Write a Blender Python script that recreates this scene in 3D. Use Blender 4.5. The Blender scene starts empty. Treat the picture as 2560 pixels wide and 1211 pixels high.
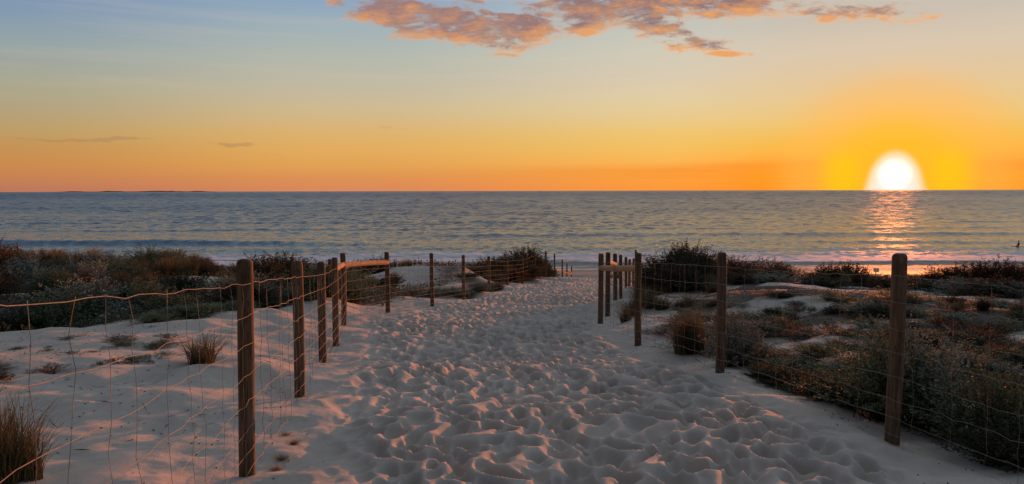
import bpy, math, random
import numpy as np
from mathutils import Vector, Matrix

random.seed(7)
RNG = np.random.default_rng(11)
sc = bpy.context.scene
COL = sc.collection

# ------------------------------------------------------------------ camera
FPX = 1900.0                      # focal length in photo pixels (2560 wide)
CX, CY = 1280.0, 605.5
PITCH = math.atan(128.5 / FPX)
ROLL = 6.0 / 2560.0
EYE = 9.0                         # metres above the sea
Rv = Vector((1, -ROLL * math.sin(PITCH), -ROLL * math.cos(PITCH))).normalized()
Fv = Vector((0, math.cos(PITCH), -math.sin(PITCH)))
Uv = Rv.cross(Fv).normalized()
cam_d = bpy.data.cameras.new('camera')
cam_d.sensor_width = 36.0
cam_d.lens = 36.0 * FPX / 2560.0
cam_d.clip_start = 0.05
cam_d.clip_end = 60000
cam = bpy.data.objects.new('camera', cam_d)
COL.objects.link(cam)
cam.matrix_world = Matrix(((Rv.x, Uv.x, -Fv.x, 0), (Rv.y, Uv.y, -Fv.y, 0), (Rv.z, Uv.z, -Fv.z, EYE), (0, 0, 0, 1)))
sc.camera = cam


def ray(px, py):
    return Rv * ((px - CX) / FPX) + Uv * ((CY - py) / FPX) + Fv


def at(px, py, d):
    """point seen at photo pixel px,py that stands d metres ahead"""
    r = ray(px, py)
    r = r * (d / r.y)
    return Vector((r.x, r.y, r.z + EYE))


# ------------------------------------------------------------------ view / light
sc.view_settings.view_transform = 'Standard'
sc.view_settings.look = 'None'
sc.view_settings.exposure = 0.0
sc.view_settings.gamma = 1.0
sc.view_settings.use_curve_mapping = False
sc.cycles.max_bounces = 6
sc.cycles.diffuse_bounces = 2
sc.cycles.glossy_bounces = 3
sc.cycles.transmission_bounces = 3
sc.cycles.caustics_reflective = False
sc.cycles.caustics_refractive = False
sc.cycles.sample_clamp_indirect = 3.0
sc.cycles.sample_clamp_direct = 1.7

sd = ray(2237, 437).normalized()
SUN_AZ = math.atan2(sd.x, sd.y)
SUN_EL = math.asin(sd.z)
LAMP_EL = SUN_EL + math.radians(1.1)
S = Vector((math.sin(SUN_AZ) * math.cos(LAMP_EL), math.cos(SUN_AZ) * math.cos(LAMP_EL), math.sin(LAMP_EL)))
sun_d = bpy.data.lights.new('sun', 'SUN')
sun_d.energy = 5.0
sun_d.angle = math.radians(0.6)
sun_d.color = (1.0, 0.25, 0.06)
sun = bpy.data.objects.new('sun', sun_d)
COL.objects.link(sun)
sun.rotation_euler = (-S).to_track_quat('-Z', 'Y').to_euler()
sun.location = (0, 0, 60)


def lin(c):
    out = []
    for v in c:
        v = v / 255.0
        out.append(v / 12.92 if v <= 0.04045 else ((v + 0.055) / 1.055) ** 2.4)
    return (*out, 1.0)


class NX:
    """tiny expression wrapper over math nodes"""
    def __init__(s, nt, sock):
        s.nt, s.k = nt, sock

    def _op(s, op, *a, clamp=False):
        n = s.nt.nodes.new('ShaderNodeMath')
        n.operation = op
        n.use_clamp = clamp
        for i, v in enumerate((s,) + a):
            if isinstance(v, NX):
                s.nt.links.new(v.k, n.inputs[i])
            else:
                n.inputs[i].default_value = v
        return NX(s.nt, n.outputs[0])

    def __add__(s, o): return s._op('ADD', o)
    def __sub__(s, o): return s._op('SUBTRACT', o)
    def __mul__(s, o): return s._op('MULTIPLY', o)
    def __truediv__(s, o): return s._op('DIVIDE', o)
    def __neg__(s): return s._op('MULTIPLY', -1.0)
    def mx(s, o): return s._op('MAXIMUM', o)
    def mn(s, o): return s._op('MINIMUM', o)
    def clamp(s): return s._op('ADD', 0.0, clamp=True)

    def step(s, a, b, t0=0.0, t1=1.0):
        n = s.nt.nodes.new('ShaderNodeMapRange')
        n.interpolation_type = 'SMOOTHSTEP'
        s.nt.links.new(s.k, n.inputs[0])
        for i, v in enumerate((a, b, t0, t1)):
            n.inputs[i + 1].default_value = v
        return NX(s.nt, n.outputs[0])


def mixc(nt, fac, a, b, mode='MIX'):
    n = nt.nodes.new('ShaderNodeMix')
    n.data_type = 'RGBA'
    n.blend_type = mode
    n.clamp_factor = True
    if isinstance(fac, NX):
        nt.links.new(fac.k, n.inputs[0])
    elif hasattr(fac, 'is_linked'):
        nt.links.new(fac, n.inputs[0])
    else:
        n.inputs[0].default_value = fac
    for i, v in ((6, a), (7, b)):
        if hasattr(v, 'is_linked'):
            nt.links.new(v, n.inputs[i])
        else:
            n.inputs[i].default_value = v
    return n.outputs[2]


def ramp(nt, fac, stops, interp='LINEAR'):
    n = nt.nodes.new('ShaderNodeValToRGB')
    cr = n.color_ramp
    cr.interpolation = interp
    while len(cr.elements) < len(stops):
        cr.elements.new(0.5)
    for e, (p, c) in zip(cr.elements, stops):
        e.position = p
        e.color = c
    nt.links.new(fac.k if isinstance(fac, NX) else fac, n.inputs[0])
    return n.outputs[0]


def noise(nt, vec, scale, detail=4, rough=0.5, dist=0.0, dims='3D', lac=2.0):
    n = nt.nodes.new('ShaderNodeTexNoise')
    n.noise_dimensions = dims
    n.inputs['Scale'].default_value = scale
    n.inputs['Detail'].default_value = detail
    n.inputs['Roughness'].default_value = rough
    n.inputs['Distortion'].default_value = dist
    n.inputs['Lacunarity'].default_value = lac
    if vec is not None:
        nt.links.new(vec, n.inputs['Vector'])
    return NX(nt, n.outputs[0])


# cloud banks: photo pixel centre, radii, weight
CLOUDS = [
    (975, 38, 105, 34, 1.35), (1075, 86, 105, 22, 1.1), (1165, 78, 110, 36, 1.05), (1300, 80, 150, 36, 1.05),
    (1440, 82, 80, 16, .75), (1275, 120, 80, 15, .6), (1110, 40, 85, 24, 1.0), (1205, 46, 30, 13, .85),
    (1190, 4, 50, 15, .9), (1480, 25, 165, 38, 1.0), (1620, 18, 240, 40, 1.0), (1560, 62, 140, 26, .85),
    (1800, 14, 200, 44, 1.0), (1645, 82, 85, 26, .7), (1735, 118, 105, 16, .72), (1825, 141, 60, 7, .8),
    (1990, 40, 60, 10, .7), (2120, 42, 130, 18, .62), (2265, 46, 85, 12, .56), (845, 15, 28, 8, .75),
    (1280, 145, 60, 7, .5), (1650, -70, 620, 70, 1.0), (2100, -130, 500, 60, .9), (900, -150, 420, 45, .8),
    (225, 347, 170, 4.5, .95), (560, 360, 75, 4.0, .8), (970, 321, 50, 3.5, .62),
]


def cloud_group():
    g = bpy.data.node_groups.new('cloud_density', 'ShaderNodeTree')
    g.interface.new_socket('u', in_out='INPUT', socket_type='NodeSocketFloat')
    g.interface.new_socket('v', in_out='INPUT', socket_type='NodeSocketFloat')
    g.interface.new_socket('d', in_out='OUTPUT', socket_type='NodeSocketFloat')
    gi = g.nodes.new('NodeGroupInput')
    go = g.nodes.new('NodeGroupOutput')
    u, v = NX(g, gi.outputs[0]), NX(g, gi.outputs[1])
    cb = g.nodes.new('ShaderNodeCombineXYZ')
    g.links.new(u.k, cb.inputs[0])
    g.links.new((v * 2.9).k, cb.inputs[1])
    n0 = noise(g, cb.outputs[0], 9.0, 3, .55)
    cb2 = g.nodes.new('ShaderNodeCombineXYZ')
    g.links.new((u + (n0 - .5) * .05).k, cb2.inputs[0])
    g.links.new((v * 2.9 + (n0 - .5) * .06).k, cb2.inputs[1])
    n1 = noise(g, cb2.outputs[0], 24.0, 8, .68)
    uw = u + (n0 - .5) * .06
    vw = v + (n0 - .5) * .022
    tot = None
    for cx, cy, rx, ry, w in CLOUDS:
        r = ray(cx, cy - (8 if cy < 200 else 0))
        u0, v0 = r.x / r.y, r.z / r.y
        a = (uw - u0) * (FPX / (rx * 1.15))
        b = (vw - v0) * (FPX / (ry * 1.15))
        e = (a * a + b * b) * (-w) + w
        tot = e if tot is None else tot.mx(e)
    d = tot.mx(-1.2) * 0.9 + (n1 - .5) * 3.5 - .10
    g.links.new(d.k, go.inputs[0])
    return g


def build_world():
    w = bpy.data.worlds.new('World')
    sc.world = w
    w.use_nodes = True
    nt = w.node_tree
    nt.nodes.clear()
    out = nt.nodes.new('ShaderNodeOutputWorld')
    bg = nt.nodes.new('ShaderNodeBackground')
    tc = nt.nodes.new('ShaderNodeTexCoord')
    sep = nt.nodes.new('ShaderNodeSeparateXYZ')
    nt.links.new(tc.outputs['Generated'], sep.inputs[0])
    X, Y, Z = (NX(nt, sep.outputs[i]) for i in range(3))
    az = X._op('ARCTAN2', Y)
    hor = (X * X + Y * Y)._op('SQRT').mx(1e-4)
    el = Z._op('ARCTAN2', hor) * (180 / math.pi)          # degrees
    daz = az - SUN_AZ
    daz = (daz._op('SINE'))._op('ARCTAN2', daz._op('COSINE')) * (180 / math.pi)
    aaz = daz._op('ABSOLUTE')
    t = (el / 90.0).clamp()._op('POWER', 0.5)             # ramp position = sqrt(el/90)

    def P(e): return math.sqrt(max(e, 0) / 90)

    def elev(px, py):
        r = ray(px, py)
        return math.degrees(math.atan2(r.z, math.hypot(r.x, r.y)))

    def mk(px, tab, top):
        st = sorted((P(elev(px, y)), lin(c)) for y, c in tab)
        st += [(P(e), lin(c)) for e, c in top]
        return ramp(nt, t, st)
    A = mk(30, [(470, (190, 122, 92)), (440, (200, 132, 84)), (405, (205, 140, 80)), (362, (196, 148, 88)), (325, (190, 158, 104)), (260, (178, 163, 130)), (200, (170, 168, 146)), (100, (148, 164, 168)), (0, (124, 150, 180))],
           [(22, (98, 130, 172)), (45, (106, 126, 155)), (90, (126, 128, 133))])
    B = mk(810, [(470, (220, 138, 92)), (445, (223, 146, 86)), (415, (226, 162, 86)), (375, (228, 172, 95)), (335, (222, 178, 110)), (280, (210, 185, 140)), (220, (196, 186, 162)), (140, (180, 185, 174)), (60, (160, 178, 186)), (0, (140, 166, 192))],
           [(22, (118, 150, 188)), (45, (158, 166, 178)), (90, (126, 128, 133))])
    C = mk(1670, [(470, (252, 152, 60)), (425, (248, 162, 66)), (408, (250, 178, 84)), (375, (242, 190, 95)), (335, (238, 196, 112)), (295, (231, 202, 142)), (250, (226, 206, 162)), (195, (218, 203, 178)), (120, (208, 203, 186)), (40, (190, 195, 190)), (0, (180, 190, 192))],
           [(22, (190, 196, 198)), (45, (190, 194, 198)), (90, (126, 128, 133))])  # unseen sky above the frame brightened to light the sand from the west
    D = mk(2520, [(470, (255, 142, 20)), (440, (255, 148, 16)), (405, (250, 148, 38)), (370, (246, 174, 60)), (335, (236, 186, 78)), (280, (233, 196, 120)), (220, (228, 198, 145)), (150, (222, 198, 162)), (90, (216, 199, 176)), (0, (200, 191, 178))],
           [(22, (202, 198, 190)), (45, (196, 196, 198)), (90, (126, 128, 133))])  # sun side above the frame, brightened likewise for the sand
    E = ramp(nt, t, [(P(0), lin((62, 62, 70))), (P(5), lin((70, 70, 77))), (P(14), lin((74, 77, 86))), (P(40), lin((82, 87, 98))), (P(90), lin((126, 128, 133)))])
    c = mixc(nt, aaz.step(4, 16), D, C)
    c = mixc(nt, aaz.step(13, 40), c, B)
    c = mixc(nt, aaz.step(39, 62), c, A)
    c = mixc(nt, aaz.step(60, 150), c, E)
    # faint uneven veils low in the sky
    vm = nt.nodes.new('ShaderNodeCombineXYZ')
    nt.links.new(az.k, vm.inputs[0])
    nt.links.new((el * .35).k, vm.inputs[1])
    veil = noise(nt, vm.outputs[0], 3.2, 4, .55)
    band = el.step(.6, 1.5) * el.step(2.2, 1.5) * aaz.step(28, 10) * aaz.step(2.2, 6) * veil.step(.3, .6)
    c = mixc(nt, band * .55, c, lin((238, 130, 40)))
    c = mixc(nt, (veil - .5) * .5 * el.step(3, 9), c, lin((235, 205, 180)))
    # glow round the sun
    e_s = math.degrees(SUN_EL)
    hw = (el.mx(0.0) * (-1 / 0.85))._op('EXPONENT') * 0.30 + 1.15
    g1 = daz * daz / (hw * hw) + (el - .7).mx(0.0) * (el - .7).mx(0.0) * (1 / 1.45 ** 2)
    r2 = (daz * daz * .8 + (el - e_s) * (el - e_s))._op('SQRT')
    c = mixc(nt, r2.step(8.0, 5.0) * .5, c, lin((255, 184, 84)))
    c = mixc(nt, r2.step(5.6, 2.0) * .8, c, lin((255, 186, 36)))
    lobe = daz._op('ABSOLUTE').step(1.6, 3.0) * daz._op('ABSOLUTE').step(5.2, 3.4) * el.step(3.4, 1.4)
    c = mixc(nt, lobe * .6, c, lin((255, 200, 10)))
    c = mixc(nt, g1.step(2.3, .5), c, lin((255, 226, 160)))
    c = mixc(nt, g1.step(2.0, .12), c, lin((244, 241, 234)))
    # clouds
    grp = cloud_group()
    yy = Y.mx(.08)
    u, v = X / yy, Z / yy

    def dens(du, dv):
        n = nt.nodes.new('ShaderNodeGroup')
        n.node_tree = grp
        nt.links.new((u + du).k, n.inputs[0])
        nt.links.new((v + dv).k, n.inputs[1])
        return NX(nt, n.outputs[0])
    d0 = dens(0.0, 0.0)
    d1 = dens(.010, -.011)
    front = Y.step(.15, .45)
    cov = d0.step(-.12, .75) * front
    lit = ((d0 - d1) * .8 + .12).clamp() * .8 + d0.step(.5, .05) * .5
    low = el.step(3.5, 7.0)
    ccol = mixc(nt, lit, lin((138, 108, 112)), lin((252, 172, 92)))
    ccol = mixc(nt, aaz.step(14, 36, 0, .35), ccol, lin((190, 140, 118)))
    ccol = mixc(nt, low, lin((176, 132, 96)), ccol)
    c = mixc(nt, cov * (low * .45 + .5), c, ccol)
    # sun disc
    disc = ((daz * daz + (el - e_s) * (el - e_s))._op('SQRT')).step(1.25, .15)
    c = mixc(nt, disc, c, (2.2, 2.0, 1.5, 1))
    sky = nt.nodes.new('ShaderNodeTexSky')
    sky.sky_type = 'NISHITA'
    sky.sun_disc = False
    sky.sun_elevation = SUN_EL
    sky.sun_rotation = SUN_AZ
    bg2 = nt.nodes.new('ShaderNodeBackground')
    bg2.inputs[1].default_value = 0.05
    dim = nt.nodes.new('ShaderNodeMix')
    dim.data_type = 'RGBA'
    dim.blend_type = 'MULTIPLY'
    dim.inputs[0].default_value = 1.0
    nt.links.new(sky.outputs[0], dim.inputs[6])
    dim.inputs[7].default_value = (.12, .12, .12, 1)
    nt.links.new(dim.outputs[2], bg2.inputs[0])
    add = nt.nodes.new('ShaderNodeAddShader')
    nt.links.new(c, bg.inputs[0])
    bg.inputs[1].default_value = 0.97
    nt.links.new(bg.outputs[0], add.inputs[0])
    nt.links.new(bg2.outputs[0], add.inputs[1])
    nt.links.new(add.outputs[0], out.inputs[0])
    w.cycles.sampling_method = 'MANUAL'
    w.cycles.sample_map_resolution = 512


build_world()


# ------------------------------------------------------------------ numpy noise
_T = RNG.random((257, 257))
_T[256, :] = _T[0, :]
_T[:, 256] = _T[:, 0]


def vnoise(x, y):
    xf, yf = np.floor(x), np.floor(y)
    i, j = xf.astype(np.int64) & 255, yf.astype(np.int64) & 255
    a, b = x - xf, y - yf
    a = a * a * a * (a * (a * 6 - 15) + 10)
    b = b * b * b * (b * (b * 6 - 15) + 10)
    return (_T[i, j] * (1 - a) + _T[i + 1, j] * a) * (1 - b) + (_T[i, j + 1] * (1 - a) + _T[i + 1, j + 1] * a) * b


def fbm(x, y, oct=4, g=.5):
    s, a, t = 0, 1.0, 0
    for k in range(oct):
        s = s + a * (vnoise(x * 2 ** k + 17.3 * k, y * 2 ** k + 9.1 * k) - .5)
        t += a
        a *= g
    return s / t * 2


def voro(x, y, seed=0):
    """distance to nearest and second nearest jittered point, cell value"""
    xi, yi = np.floor(x), np.floor(y)
    f1 = np.full(x.shape, 9.0)
    f2 = np.full(x.shape, 9.0)
    val = np.zeros(x.shape)
    for dx in (-1, 0, 1):
        for dy in (-1, 0, 1):
            i = (xi + dx).astype(np.int64) + seed * 31
            j = (yi + dy).astype(np.int64) + seed * 57
            jx = _T[i & 255, j & 255]
            jy = _T[(i + 91) & 255, (j + 47) & 255]
            v = _T[(i + 13) & 255, (j + 171) & 255]
            d = np.hypot(xi + dx + jx - x, yi + dy + jy - y)
            n = d < f1
            f2 = np.where(n, f1, np.minimum(f2, d))
            val = np.where(n, v, val)
            f1 = np.where(n, d, f1)
    return f1, f2, val


def bowls(x, y, seed, rmin=.62, rmax=.98):
    """deepest of many overlapping elliptical prints, one per unit cell: 0 at the rim, up to 1 deep"""
    xi, yi = np.floor(x), np.floor(y)
    best = np.full(x.shape, -.25)
    for dx in (-1, 0, 1):
        for dy in (-1, 0, 1):
            i = (xi + dx).astype(np.int64) + seed * 31
            j = (yi + dy).astype(np.int64) + seed * 57
            a = _T[i & 255, j & 255]
            b = _T[(i + 91) & 255, (j + 47) & 255]
            c = _T[(i + 13) & 255, (j + 171) & 255]
            d = _T[(i + 201) & 255, (j + 77) & 255]
            px, py = x - (xi + dx + a), y - (yi + dy + b)
            th = (c - .5) * 1.5
            cs, sn = np.cos(th), np.sin(th)
            R = rmin + (rmax - rmin) * d
            u = (px * cs + py * sn) / (R * .80)
            v = (-px * sn + py * cs) / (R * 1.12)
            r2 = u * u + v * v
            best = np.maximum(best, (.55 + .45 * c) * (1 - r2) / (1 + .25 * r2))
    return best


# ------------------------------------------------------------------ fence posts read from the photograph
# photo x at top, x at foot, top y, foot y, metres ahead
LEFT = [(607, 618, 648, 1172, 4.75), (747, 750, 652, 998, 7.15), (808, 808, 655, 910, 9.7), (838, 840, 644, 858, 11.6),
        (858, 860, 633, 812, 13.9), (970, 970, 630, 786, 16.1), (1080, 1081, 633, 763, 19.2), (1159, 1160, 638, 748, 22.8),
        (1221, 1223, 641, 732, 26.6), (1267, 1268, 645, 722, 30.2), (1305, 1306, 642, 713, 33.8), (1336, 1337, 630, 704, 37.2),
        (1365, 1365, 628, 700, 41.0), (1387, 1387, 635, 698, 45.5), (1406, 1406, 649, 697, 51.0), (1417, 1417, 659, 699, 57.0), (1429, 1429, 666, 701, 63.0)]
RIGHT = [(2243, 2230, 634, 1094, 5.37), (1802, 1800, 631, 932, 8.2), (1594, 1595, 633, 853, 11.3), (1503, 1501, 634, 814, 13.8),
         (1519, 1519, 631, 792, 15.4), (1538, 1538, 634, 768, 18.6), (1552, 1552, 637, 749, 22.0), (1565, 1565, 643, 735, 26.0),
         (1574, 1574, 648, 726, 30.0), (1583, 1583, 646, 718, 34.0), (1592, 1592, 630, 708, 38.0), (1589, 1589, 625, 700, 42.5)]


def post_pts(rows):
    out = []
    for xt, xb, yt, yb, d in rows:
        a = at(xb, yb, d)
        b = at(xt, yt, d)
        out.append((a.x, a.y, a.z, b.z - a.z))
    return out


PL, PR = post_pts(LEFT), post_pts(RIGHT)

# long profile of the track
_prof_y = np.array([-60, 0, 2, 4.75, 5.4, 7.2, 8.2, 9.8, 11.4, 13.8, 16, 19, 22.5, 26.6, 32, 40, 51, 58, 64, 70, 84, 110, 200, 400, 30000])
_prof_z = EYE - np.array([1.6, 1.6, 1.62, 1.74, 1.76, 1.95, 2.0, 2.2, 2.27, 2.46, 2.62, 2.88, 3.15, 3.55, 4.1, 4.85, 5.95, 6.8, 7.7, 8.35, 9.02, 10.2, 13, 17, 20])


def prof(y):
    return np.interp(y, _prof_y, _prof_z)


# dune control points: photo x, photo y, metres ahead
CTRL = [(0, 1211, 4.4), (300, 1200, 4.45), (300, 1000, 6.4), (0, 1040, 6.1), (0, 885, 9.0), (300, 838, 10.5), (600, 772, 13.5), (760, 747, 16.2),
        (450, 800, 12.0), (600, 905, 7.9), (-300, 960, 7.0), (-300, 880, 9.0), (-800, 1000, 6.0),
        (0, 872, 14.5), (300, 850, 15.0), (600, 800, 17.5), (-300, 850, 14.0), (110, 728, 20.5), (450, 745, 20), (0, 742, 21), (450, 690, 23),
        (0, 662, 27), (90, 642, 28), (150, 644, 28), (255, 690, 28), (350, 652, 28), (420, 644, 28), (480, 658, 28), (570, 702, 29), (-300, 668, 26), (650, 712, 28), (800, 705, 29), (920, 690, 30),
        (1000, 668, 30), (1060, 664, 30), (1010, 716, 25.5), (1110, 668, 29), (1110, 712, 26), (760, 720, 22), (900, 742, 21.5), (1200, 690, 34), (1280, 680, 38), (1340, 680, 41),
        (1700, 905, 9.6), (1960, 960, 8.2), (2350, 1060, 6.0), (1640, 800, 13.5), (1640, 745, 17), (1760, 705, 22), (1680, 700, 24), (1900, 729, 16), (2050, 726, 15), (2250, 742, 14),
        (2400, 775, 12.5), (2560, 830, 10.5), (2900, 850, 10), (2150, 850, 10), (2350, 900, 8.6), (2500, 1010, 6.6), (1900, 850, 10.8), (2250, 980, 7.2), (2800, 1000, 6.6), (2100, 900, 8.8),
        (1950, 712, 21), (2150, 722, 20), (2400, 735, 19), (2600, 740, 18), (2000, 708, 27), (2200, 716, 26), (2450, 712, 26), (2900, 730, 20)]
# these lie behind the crests: world x, world y, metres below the eye
CTRLW = [(-10, 42, 5.2), (-25, 42, 5.0), (-45, 40, 4.8), (-3, 46, 5.4), (-12, 56, 7.3), (-30, 56, 7.2), (-60, 56, 7.2), (0, 58, 7.0),
         (12, 40, 4.9), (22, 40, 5.0), (40, 40, 4.8), (14, 54, 7.1), (30, 54, 7.1), (60, 54, 7.1), (-60, 25, 2.8), (60, 20, 2.8), (-90, 10, 2), (90, 10, 2),
         (-1.15, 1.4, 1.47), (-2.6, 2.2, 1.55), (3.08, 2.9, 1.62), (0, 0, 1.6), (-6, 0, 1.6), (6, 0, 1.6), (0, -15, 1.5), (-20, -10, 1.4), (20, -10, 1.4), (-14, 68, 8.3), (14, 68, 8.3), (-60, 68, 8.3), (60, 68, 8.3), (5, 70, 8.35)]


def build_ctrl():
    pts = []
    for p in PL + PR:
        pts.append((p[0], p[1], p[2]))
    for px, py, d in CTRL:
        a = at(px, py, d)
        pts.append((a.x, a.y, a.z))
    for x, y, b in CTRLW:
        pts.append((x, y, EYE - b))
    for y in (5, 7.5, 10, 13, 16, 20, 25, 31, 38, 46, 54, 62):
        c = path_c(y)
        for o in (-.9, 0, .9):
            pts.append((c + o, y, float(prof(y)) - .03))
    p = np.array(pts)
    return p[:, 0], p[:, 1], p[:, 2] - prof(p[:, 1])


_ly = np.array([p[1] for p in PL]); _lx = np.array([p[0] for p in PL])
_ry = np.array([p[1] for p in PR]); _rx = np.array([p[0] for p in PR])
_lx0 = np.concatenate([[-1.0, -1.15], _lx]); _ly0 = np.concatenate([[0, 1.4], _ly])
_rx0 = np.concatenate([[3.5, 3.08], _rx, [9.5, 12]]); _ry0 = np.concatenate([[0, 2.9], _ry, [55, 64]])


def fence_l(y): return np.interp(y, _ly0, _lx0)
def fence_r(y): return np.interp(y, _ry0, _rx0)
def path_c(y): return (fence_l(y) + fence_r(y)) * .5


CXs, CYs, CRs = build_ctrl()


def base_h(x, y):
    x = np.asarray(x, float)
    y = np.asarray(y, float)
    num = np.zeros(x.shape)
    den = np.zeros(x.shape)
    for a, b, r in zip(CXs, CYs, CRs):
        s = .35 + .035 * max(b, 0)
        d2 = ((x - a) ** 2 + (y - b) ** 2) / (s * s)
        w = 1.0 / (d2 + .03) ** 1.7 * (1 if True else 0)
        num += w * r
        den += w
    k = np.clip((76 - y) / 8, 0, 1)
    return prof(y) + num / den * k


def track_mask(x, y):
    l, r = fence_l(y) + .22, fence_r(y) - .12
    wob = (vnoise(y * .9, y * 0 + 3.3) - .5) * .5
    w = np.clip((x - l + wob) / .7, 0, 1) * np.clip((r - x + wob) / .42, 0, 1)
    return w * w * (3 - 2 * w)


def height(x, y, fine=True):
    x = np.asarray(x, float)
    y = np.asarray(y, float)
    h = base_h(x, y)
    m = track_mask(x, y)
    m = np.where(y > 60, np.clip(m + (y - 60) / 6, 0, 1) * np.clip((80 - y) / 6, 0, 1), m)
    off = 1 - np.clip(m * 1.5, 0, 1)
    land = np.clip((74 - y) / 10, 0, 1)
    h = h + land * off * (fbm(x * .55, y * .55, 4) * .12 + fbm(x * 1.7 + 9, y * 1.7, 3) * .035)
    h = h + land * fbm(x * .9 + 40, y * .9, 3) * .03
    if fine:
        wx = x + fbm(x * 1.7, y * 1.7, 2) * .16
        wy = y + fbm(x * 1.7 + 31, y * 1.7 + 8, 2) * .16
        b1 = bowls(wx * 6.4, wy * 5.4, 1)
        b2 = bowls(wx * 4.2 + 3, wy * 3.4, 2)
        patch = .6 + .75 * vnoise(x * .8 + 5, y * .8)
        cut = b1 - .28
        foot = (.045 - np.where(cut > 0, cut, cut * .22) * .205 - np.maximum(b2 - .2, 0) * .02) * patch
        foot = foot + fbm(x * 11, y * 11, 3) * .004
        h = h + foot * m
        # a few prints and grain on the quiet sand beside the track
        q1, q2, qv = voro(wx * 1.6 + 9, wy * 1.6 + 4, 3)
        few = np.where(qv > .55, np.minimum(q1 * 2.2, 1.0) ** 2 - 1.0, 0)
        h = h + land * off * (few * .035 + fbm(x * 4, y * 4, 4) * .022)
    return h


def mesh_grid(name, X, Y, Zz):
    nr, nc = X.shape
    me = bpy.data.meshes.new(name)
    co = np.stack([X, Y, Zz], -1).reshape(-1, 3).astype(np.float32)
    idx = np.arange(nr * nc).reshape(nr, nc)
    q = np.stack([idx[:-1, :-1], idx[:-1, 1:], idx[1:, 1:], idx[1:, :-1]], -1).reshape(-1, 4)
    me.vertices.add(len(co))
    me.vertices.foreach_set('co', co.ravel())
    me.loops.add(q.size)
    me.loops.foreach_set('vertex_index', q.ravel().astype(np.int32))
    me.polygons.add(len(q))
    me.polygons.foreach_set('loop_start', np.arange(0, q.size, 4, dtype=np.int32))
    me.polygons.foreach_set('use_smooth', np.ones(len(q), bool))
    me.update()
    return me


def mesh_from(name, verts, faces, smooth=True):
    me = bpy.data.meshes.new(name)
    me.from_pydata([tuple(v) for v in verts], [], [tuple(f) for f in faces])
    if smooth:
        me.polygons.foreach_set('use_smooth', np.ones(len(me.polygons), bool))
    me.update()
    return me


def mesh_np(name, co, q, smooth=False):
    """quads (n,4) or tris (n,3) from numpy"""
    k = q.shape[1]
    me = bpy.data.meshes.new(name)
    me.vertices.add(len(co))
    me.vertices.foreach_set('co', np.asarray(co, np.float32).ravel())
    me.loops.add(q.size)
    me.loops.foreach_set('vertex_index', np.asarray(q, np.int32).ravel())
    me.polygons.add(len(q))
    me.polygons.foreach_set('loop_start', np.arange(0, q.size, k, dtype=np.int32))
    if smooth:
        me.polygons.foreach_set('use_smooth', np.ones(len(q), bool))
    me.update()
    return me


def link(name, me, mat=None, parent=None, loc=None, **props):
    o = bpy.data.objects.new(name, me)
    COL.objects.link(o)
    if mat is not None and me is not None and not me.materials:
        me.materials.append(mat)
    if parent is not None:
        o.parent = parent
    if loc is not None:
        o.location = loc
    for k, v in props.items():
        o[k] = v
    return o


# ------------------------------------------------------------------ materials
def new_mat(name):
    m = bpy.data.materials.new(name)
    m.use_nodes = True
    nt = m.node_tree
    p = nt.nodes['Principled BSDF']
    return m, nt, p


def objcoord(nt, gen=False):
    t = nt.nodes.new('ShaderNodeTexCoord')
    return t.outputs['Object']


def worldpos(nt):
    return nt.nodes.new('ShaderNodeNewGeometry').outputs['Position']


def bump(nt, p, h, strength, dist):
    b = nt.nodes.new('ShaderNodeBump')
    b.inputs['Strength'].default_value = strength
    b.inputs['Distance'].default_value = dist
    nt.links.new(h.k, b.inputs['Height'])
    nt.links.new(b.outputs[0], p.inputs['Normal'])


def mat_sand():
    m, nt, p = new_mat('sand')
    pos = worldpos(nt)
    n1 = noise(nt, pos, .6, 4, .6)
    n2 = noise(nt, pos, 9, 4, .6)
    n3 = noise(nt, pos, 160, 3, .7)
    c = ramp(nt, n1, [(.3, (.49, .45, .395, 1)), (.7, (.59, .545, .48, 1))])
    c = mixc(nt, n2.step(.35, .75) * .35, c, (.43, .395, .345, 1))
    c = mixc(nt, n3.step(.62, .75) * .5, c, (.30, .26, .23, 1))
    sep = nt.nodes.new('ShaderNodeSeparateXYZ')
    nt.links.new(pos, sep.inputs[0])
    z = NX(nt, sep.outputs[2]) + (n1 - .5) * .25
    wet = z.step(.42, .12)
    c = mixc(nt, wet, c, (.20, .165, .135, 1))
    sa = nt.nodes.new('ShaderNodeAttribute')
    sa.attribute_name = 'soil'
    soil = (NX(nt, sa.outputs['Fac']) + (n2 - .5) * .5).step(.25, .8)
    c = mixc(nt, soil * .85, c, (.075, .056, .042, 1))
    nt.links.new(c, p.inputs['Base Color'])
    nt.links.new((wet * -.45 + .95).k, p.inputs['Roughness'])
    nt.links.new((wet * .25 + .05).k, p.inputs['Specular IOR Level'])
    n4 = noise(nt, pos, 34, 4, .65)
    bump(nt, p, n2 * .6 + n4 * .5 + n3 * .25, .55, .016)
    return m


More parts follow.
